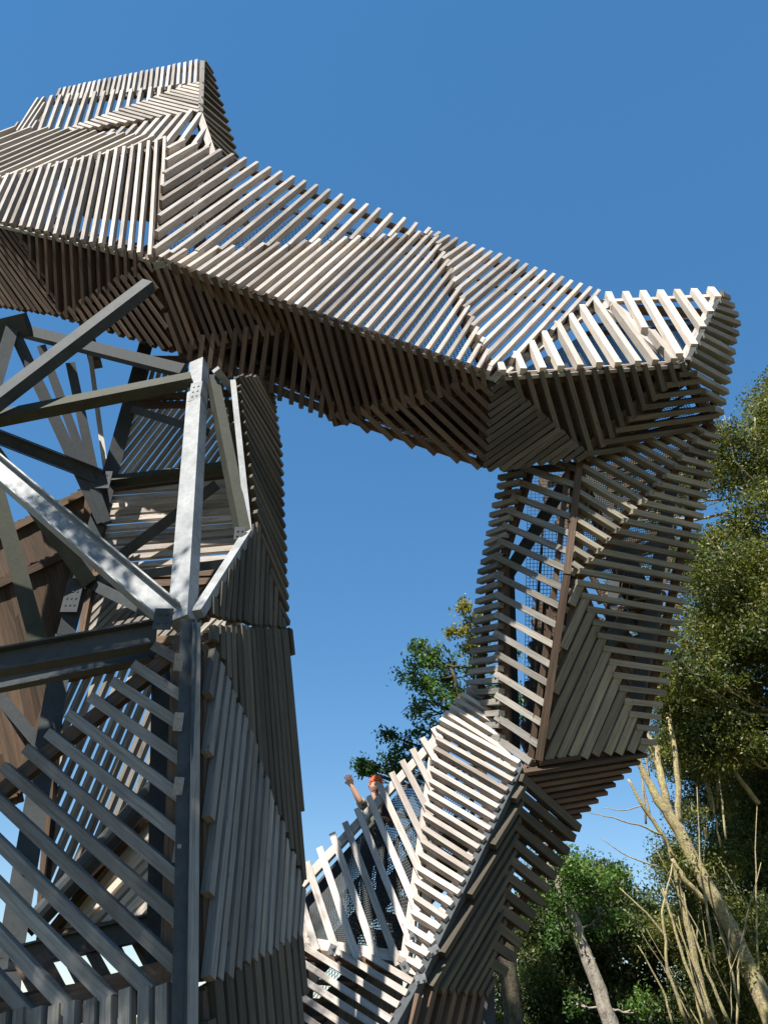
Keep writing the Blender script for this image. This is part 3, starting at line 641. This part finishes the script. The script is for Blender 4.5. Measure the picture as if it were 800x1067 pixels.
# ash behind the ramp
tree('ash_tree', 'green ash tree rising behind the ramp with a yellowing top beside the stair tower',
     [(545, 1200, 16.5, .2), (525, 950, 16.5, .16), (505, 820, 16.5, .12), (482, 740, 16.4, .07), (470, 695, 16.3, .03)],
     [(428, 700, 13, 16), (445, 690, 15, 16.3), (440, 715, 15, 15.9), (462, 705, 14, 16.5), (432, 735, 12, 16), (455, 735, 15, 16.2), (475, 720, 14, 16.6), (437, 672, 9, 16.2), (450, 680, 12, 16.4), (470, 690, 10, 16.6),
      (480, 740, 14, 16.3), (462, 760, 13, 16.1), (440, 760, 11, 15.8), (420, 775, 11, 15.7), (408, 793, 10, 15.6), (388, 797, 9, 15.5), (376, 800, 6, 15.5), (404, 765, 8, 15.6), (425, 790, 10, 15.9), (450, 785, 12, 16), (490, 700, 12, 16.6), (412, 800, 9, 15.7), (490, 760, 14, 16.4), (395, 842, 7, 15.6), (520, 720, 18, 16.6), (530, 680, 14, 16.8), (545, 740, 18, 16.8), (385, 805, 6, 15.5)],
     .10, 950, LEAF_ASH, BARK_D, limbs=[[(505, 820, 16.5, .06), (500, 750, 16.6, .04), (490, 690, 16.7, .025), (487, 645, 16.7, .008)]],
     extra=[([(485, 640, 9, 16.7), (480, 658, 9, 16.6), (493, 655, 9, 16.8), (470, 657, 6, 16.6), (489, 675, 10, 16.7), (500, 668, 7, 16.8), (484, 630, 5, 16.7), (500, 645, 6, 16.8), (494, 682, 8, 16.8)], .10, 900, LEAF_YELLOW)])

# the tree left of the tower that dapples its foot
oak = empty('oak_tree', 'broad oak standing to the left of the tower and shading its foot', 'tree', (-8.2, .6, 0), 'trees beside the tower')
M = MB(); M.tube(wiggle([Vector((0, 0, -.1)), Vector((.1, 0, 3)), Vector((.3, .2, 6)), Vector((.9, .4, 9)), Vector((1.6, .6, 11.5))], .06), list(np.linspace(.34, .06, 17)), 10, wob=.06); M.build('trunk', BARK_D, oak, True)
oc = [(Vector((2.6, 2.7, 12.6)), .8), (Vector((2.2, 2.2, 12.9)), .8)]
for q in range(34):
    a = rng.normal(size=3); a /= np.linalg.norm(a); k = rng.uniform(.45, 1)
    oc.append((Vector((2.0 + a[0] * 1.9 * k, .5 + a[1] * 2.2 * k, 11.2 + a[2] * 2.1 * k)), rng.uniform(.5, .85)))
for c, r in oc[:14]:
    M = MB(); M.tube(wiggle([Vector((.4, .3, 6.5)), Vector((.4, .3, 6.5)).lerp(c, .5), c], .08), list(np.linspace(.07, .015, 9)), 6); M.build('branch', BARK_D, oak, True)
leaves('crown', oc, .13, 330, LEAF_OLIVE, oak)

# ------------------------------------------------------------------ the visitor
def capsules(rings, bones, grow=0.0, X=Vector((1, 0, 0)), Fd=Vector((0, -1, 0))):
    """closed overlapping solids (lofted trunk + tapered limbs) that are then fused into one surface"""
    M = MB(); seg = 24
    if rings:
        i0 = len(M.v)
        for (c, a, b) in rings:
            for j in range(seg):
                t = 2 * math.pi * j / seg; ct, st = math.cos(t), math.sin(t)
                ex = lambda q: math.copysign(abs(q) ** .8, q)
                M.v.append(c + X * (ex(ct) * (a + grow)) + Fd * (ex(st) * (b + grow)))
        for k in range(len(rings) - 1):
            for j in range(seg):
                j2 = (j + 1) % seg; q = i0 + k * seg
                M.f.append((q + j, q + j2, q + seg + j2, q + seg + j)); M.uv.append([(0, 0)] * 4)
        M.f.append(tuple(i0 + j for j in range(seg - 1, -1, -1))); M.uv.append([(0, 0)] * seg)
        q = i0 + (len(rings) - 1) * seg; M.f.append(tuple(q + j for j in range(seg))); M.uv.append([(0, 0)] * seg)
    for (p0, r0, p1, r1) in bones:
        d = (p1 - p0).normalized(); pts, rad = [], []
        for k in range(5): a = math.pi / 2 * (1 - k / 4); pts.append(p0 - d * (r0 + grow) * math.sin(a)); rad.append(max(.002, (r0 + grow) * math.cos(a)))
        pts.append(p0.lerp(p1, .4)); rad.append((r0 * .6 + r1 * .4) * 1.04 + grow)
        for k in range(5): a = math.pi / 2 * k / 4; pts.append(p1 + d * (r1 + grow) * math.sin(a)); rad.append(max(.002, (r1 + grow) * math.cos(a)))
        M.tube(pts, rad, 14)
    o = M.build('solid', SKIN); me = o.data; bpy.data.objects.remove(o); return me
def fuse(meshes, name, m, voxel, it):
    bm = bmesh.new()
    for q in meshes: bm.from_mesh(q)
    bmesh.ops.recalc_face_normals(bm, faces=bm.faces)
    me = bpy.data.meshes.new(name); bm.to_mesh(me); bm.free(); me.materials.clear(); me.materials.append(m)
    o = bpy.data.objects.new(name, me); COL.objects.link(o)
    rm = o.modifiers.new('r', 'REMESH'); rm.mode = 'VOXEL'; rm.voxel_size = voxel
    sm = o.modifiers.new('s', 'SMOOTH'); sm.factor = .5; sm.iterations = it
    me2 = bake(o); bpy.data.objects.remove(o); me2.materials.clear(); me2.materials.append(m)
    me2.polygons.foreach_set('use_smooth', [True] * len(me2.polygons)); me2.polygons.foreach_set('material_index', [0] * len(me2.polygons))
    o = bpy.data.objects.new(name, me2); COL.objects.link(o); return o
def bake(o):
    dg = bpy.context.evaluated_depsgraph_get(); me = bpy.data.meshes.new_from_object(o.evaluated_get(dg))
    return me
def person():
    h = P(391, 819, 10.62)                       # head centre
    # frame: facing the camera, slightly towards picture right
    F = Vector((.12, -1, -.12)).normalized(); X = Vector((1, .12, 0)).normalized(); Z = UP   # X = picture right
    def W(x, f, z):
        if z < -.15: z += .045
        return h + X * x + Vector((F.x, F.y, 0)).normalized() * f + Z * z
    px = lambda x, y, Y: P(x, y, Y)
    elbow = px(374.5, 834.5, 10.42); wrist = px(366, 818, 10.38); sh = W(-.155, -.02, -.285)
    fl = Vector((F.x, F.y, 0)).normalized()
    rings = [(W(0, -.11, -.86), .13, .09), (W(0, -.11, -.78), .165, .115), (W(0, -.10, -.68), .15, .105), (W(0, -.085, -.57), .125, .09), (W(0, -.06, -.44), .145, .105), (W(0, -.045, -.34), .155, .095), (W(0, -.03, -.27), .14, .075), (W(0, -.025, -.235), .085, .055), (W(0, -.02, -.21), .05, .045)]
    shr = W(.165, -.03, -.29); elr = W(.22, .02, -.53); wrr = W(.13, .2, -.50)
    arm = [(W(-.12, -.03, -.28), .055, sh, .055), (sh, .055, elbow, .04), (elbow, .04, elbow.lerp(wrist, .3), .042), (elbow.lerp(wrist, .3), .042, wrist, .026)]
    arm2 = [(W(.12, -.03, -.28), .055, shr, .055), (shr, .055, elr, .04), (elr, .04, elr.lerp(wrr, .3), .041), (elr.lerp(wrr, .3), .041, wrr, .026)]
    legs = []
    for sx in (-1, 1):
        hp, kn, an = W(sx * .085, -.11, -.84), W(sx * .095, -.09, -1.12), W(sx * .10, -.13, -1.47)
        legs += [(hp, .088, kn, .056), (kn, .056, kn.lerp(an, .35), .056), (kn.lerp(an, .35), .056, an, .038), (an, .038, an + fl * .13 - Z * .05, .03)]
    neck = [(W(0, -.025, -.23), .055, W(0, .0, -.07), .05)]
    parts = [capsules(rings, arm + arm2 + legs + neck, 0, X, fl)]
    # hands: palm + fingers as tapered tubes
    def hand(w, d, side, nrm, curl):
        d = d.normalized(); nrm = (nrm - d * nrm.dot(d)).normalized(); s = d.cross(nrm) * side
        M = MB()
        for k in range(4):                                         # palm from four bones
            o = s * ((k - 1.5) * .021); M.tube([w - d * .01 + o * .6, w + d * .05 + o, w + d * .088 + o * 1.05], [.014, .0155, .0135], 8)
        for k, L in enumerate((.066, .078, .072, .056)):
            b0 = w + d * .085 + s * ((k - 1.5) * .0225); spread = s * ((k - 1.5) * .16)
            q = [b0]; dirv = (d + spread).normalized()
            for j in range(3):
                dirv = (dirv + nrm * curl).normalized(); q.append(q[-1] + dirv * L * (.42, .32, .26)[j])
            M.tube(q, [.0105, .0098, .009, .0072], 8)
        b0 = w + d * .028 - s * .03; M.tube([w + d * .012 - s * .012, b0, b0 + (d * .7 - s * .8 + nrm * .2).normalized() * .035, b0 + (d * .9 - s * .55 + nrm * .3).normalized() * .066], [.015, .0135, .0115, .008], 8)
        o = M.build('h', SKIN); me = o.data; bpy.data.objects.remove(o); return me
    parts.append(hand(wrist, (px(361.5, 806, 10.3) - wrist), 1, CAM - wrist, .10))
    parts.append(hand(wrr, W(.0, .27, -.48) - wrr, -1, Vector((0, 0, -1)), .35))
    # head: ellipsoid pushed into jaw, brow, nose, cheeks, ears
    bm = bmesh.new(); bmesh.ops.create_icosphere(bm, subdivisions=5, radius=1.0)
    yaw = R(18)
    Fh = Vector((math.sin(yaw), -math.cos(yaw), -.22)).normalized(); Xh = Vector((math.cos(yaw), math.sin(yaw), 0)); Zh = Xh.cross(-Fh) * 1; Zh = -Fh.cross(Xh) if Zh.z < 0 else Zh
    tilt = R(-10); Xh, Zh = Xh * math.cos(tilt) + Zh * math.sin(tilt), Zh * math.cos(tilt) - Xh * math.sin(tilt)
    def H(x, f, z): return h + Xh * x + Fh * f + Zh * z
    g = lambda a, b: math.exp(-(a * a + b * b))
    for v in bm.verts:
        x, f, z = v.co.x, -v.co.y, v.co.z
        X_, F_, Z_ = x * .074, f * .094, z * .115
        if z < 0: X_ *= 1 - .30 * min(1, -z) ** 1.5; F_ *= 1 - .10 * (-z) if f > 0 else 1 - .28 * (-z)
        if f > 0:
            F_ += .024 * g(X_ / .010, (Z_ + .022) / .018) + .012 * g(X_ / .008, (Z_ - .005) / .02)
            F_ -= .011 * (g((X_ - .030) / .014, (Z_ - .008) / .011) + g((X_ + .030) / .014, (Z_ - .008) / .011))
            F_ += .005 * g(X_ / .05, (Z_ - .028) / .01) + .008 * g(X_ / .018, (Z_ + .098) / .016) + .005 * g(X_ / .022, (Z_ + .055) / .012)
            F_ -= .014 * g(X_ / .018, (Z_ + .063) / .011)
            X_ += .006 * g((abs(X_) - .05) / .02, (Z_ + .02) / .02) * (1 if x > 0 else -1)
        v.co = H(X_, F_, Z_)
    me = bpy.data.meshes.new('head'); bm.to_mesh(me); bm.free(); parts.append(me)
    for sx in (-1, 1):
        M = MB(); pts = [H(sx * .073, -.004, .022), H(sx * .083, -.014, .026), H(sx * .085, -.016, .0), H(sx * .076, -.002, -.026)]; M.tube(pts, [.007, .010, .009, .006], 8)
        o = M.build('e', SKIN); parts.append(o.data); bpy.data.objects.remove(o)
    o = fuse(parts, 'person', SKIN, .005, 3)
    tag(o, 'person with short red hair leaning over the ramp rail and waving one raised arm', 'person')
    # clothes
    c = fuse([capsules(rings[1:8], [arm[0], (sh, .055, sh.lerp(elbow, .62), .05), arm2[0], (shr, .055, shr.lerp(elr, .62), .05)], .013, X, fl)], 'shirt', SHIRT, .007, 4); c.parent = o
    c = fuse([capsules(rings[:3], [legs[k] for k in (0, 1, 2, 4, 5, 6)], .011, X, fl)], 'trousers', JEANS, .007, 3); c.parent = o
    for k in (3, 7):
        c = fuse([capsules([], [(legs[k][0] - Z * .03, .045, legs[k][2] + Z * .005, .042), (legs[k][2], .042, legs[k][2] + fl * .08, .034)], 0)], 'shoe', SHOE, .006, 2); c.parent = o
    # hair: a shaped cap plus tufts
    bm = bmesh.new(); bmesh.ops.create_icosphere(bm, subdivisions=5, radius=1.0); kill = []
    for v in bm.verts:
        x, f, z = v.co.x, -v.co.y, v.co.z
        n1 = math.sin(x * 9 + z * 5) * math.cos(f * 8 + 1.7 * x) ; n2 = math.sin(x * 23 + f * 17) * math.cos(z * 21 + f * 5)
        sc = 1 + .05 * n1 + .04 * n2 + .07 * max(0, z)
        if (f > .35 and z < .48 - .25 * abs(x)) or z < -.55 or (z < -.1 and f > -.1): sc = .72
        v.co = H(x * .086 * sc, f * .104 * sc - .004, z * .126 * sc + .006)
    me = bpy.data.meshes.new('hair'); bm.to_mesh(me); bm.free(); tufts = []
    for q in range(150):
        a = rng.normal(size=3); a /= np.linalg.norm(a)
        if a[2] < -.35 or (a[1] > .3 and a[2] < .5) or (a[2] < .1 and a[1] > -.1): continue
        b0 = H(a[0] * .082, a[1] * .098, a[2] * .120 + .006); d = ((b0 - h).normalized() * .5 + Zh * .2 + Vector(rng.normal(size=3)) * .4).normalized() * random.uniform(.02, .04)
        tufts.append((b0 - d * .4, .011, b0 + d, .004))
    hr = fuse([me, capsules([], tufts)], 'hair', HAIR, .005, 1); hr.parent = o
    for sx in (-1, 1):
        M = MB(); M.tube([H(sx * .030 - .011, .0795, .007), H(sx * .030, .084, .009), H(sx * .030 + .011, .0795, .007)], [.003, .0062, .003], 8); M.build('eye', EYE, o, True)
        M = MB(); M.tube([H(sx * .030 - .015, .084, .026), H(sx * .030, .089, .030), H(sx * .030 + .015, .083, .026)], [.002, .0035, .002], 6); M.build('eyebrow', HAIR, o, True)
    M = MB(); M.tube([H(-.022, .074, -.055), H(0, .087, -.050), H(.022, .074, -.055)], [.003, .006, .003], 8); M.build('lip', LIP, o, True)
    M = MB(); M.tube([H(-.019, .071, -.066), H(0, .078, -.068), H(.019, .071, -.066)], [.005, .010, .005], 8); M.build('mouth', MOUTH, o, True)
    M = MB(); M.tube([H(-.019, .072, -.075), H(0, .083, -.081), H(.019, .072, -.075)], [.003, .006, .003], 8); M.build('lip', LIP, o, True)
    return o
person()

# ------------------------------------------------------------------ ground, light, sky
bm = bmesh.new(); bmesh.ops.create_grid(bm, x_segments=60, y_segments=60, size=600)
for v in bm.verts:
    rr = v.co.length; v.co.z = 0 if rr < 45 else .25 * math.sin(v.co.x * .05) * math.cos(v.co.y * .04)
me = bpy.data.meshes.new('ground'); bm.to_mesh(me); bm.free(); me.materials.append(groundmat())
g = bpy.data.objects.new('ground', me); COL.objects.link(g); g['kind'] = 'structure'

SUN_EL = 55.0; SUN_AZ = 35.0      # azimuth: degrees left of straight behind the camera
to_sun = Vector((-math.sin(R(SUN_AZ)) * math.cos(R(SUN_EL)), -math.cos(R(SUN_AZ)) * math.cos(R(SUN_EL)), math.sin(R(SUN_EL))))
ld = bpy.data.lights.new('sun', 'SUN'); ld.energy = 5.0; ld.angle = R(.53); ld.color = (1, .955, .88)
lo = bpy.data.objects.new('sun', ld); COL.objects.link(lo); lo.rotation_euler = to_sun.to_track_quat('Z', 'Y').to_euler()
w = bpy.data.worlds.new('World'); S.world = w; w.use_nodes = True; nt = w.node_tree
sk = nt.nodes.new('ShaderNodeTexSky'); sk.sky_type = 'NISHITA'; sk.sun_disc = False; sk.sun_elevation = R(SUN_EL); sk.sun_rotation = math.atan2(to_sun.x, to_sun.y)
sk.air_density = 0.8; sk.dust_density = 0.0; sk.ozone_density = 1.6; sk.altitude = 0
hs = nt.nodes.new('ShaderNodeHueSaturation'); hs.inputs['Saturation'].default_value = 1.82; hs.inputs['Value'].default_value = 1.13; hs.inputs['Hue'].default_value = 0.5015
gm = nt.nodes.new('ShaderNodeGamma'); gm.inputs[1].default_value = 0.53; nt.links.new(sk.outputs[0], gm.inputs[0]); nt.links.new(gm.outputs[0], hs.inputs['Color']); nt.links.new(hs.outputs[0], nt.nodes['Background'].inputs[0]); nt.nodes['Background'].inputs[1].default_value = 0.148
vs = S.view_settings; vs.view_transform = 'Standard'; vs.look = 'None'; vs.exposure = 1.05; vs.gamma = 1; vs.use_curve_mapping = False
S.cycles.max_bounces = 6; S.cycles.diffuse_bounces = 3; S.cycles.transparent_max_bounces = 4
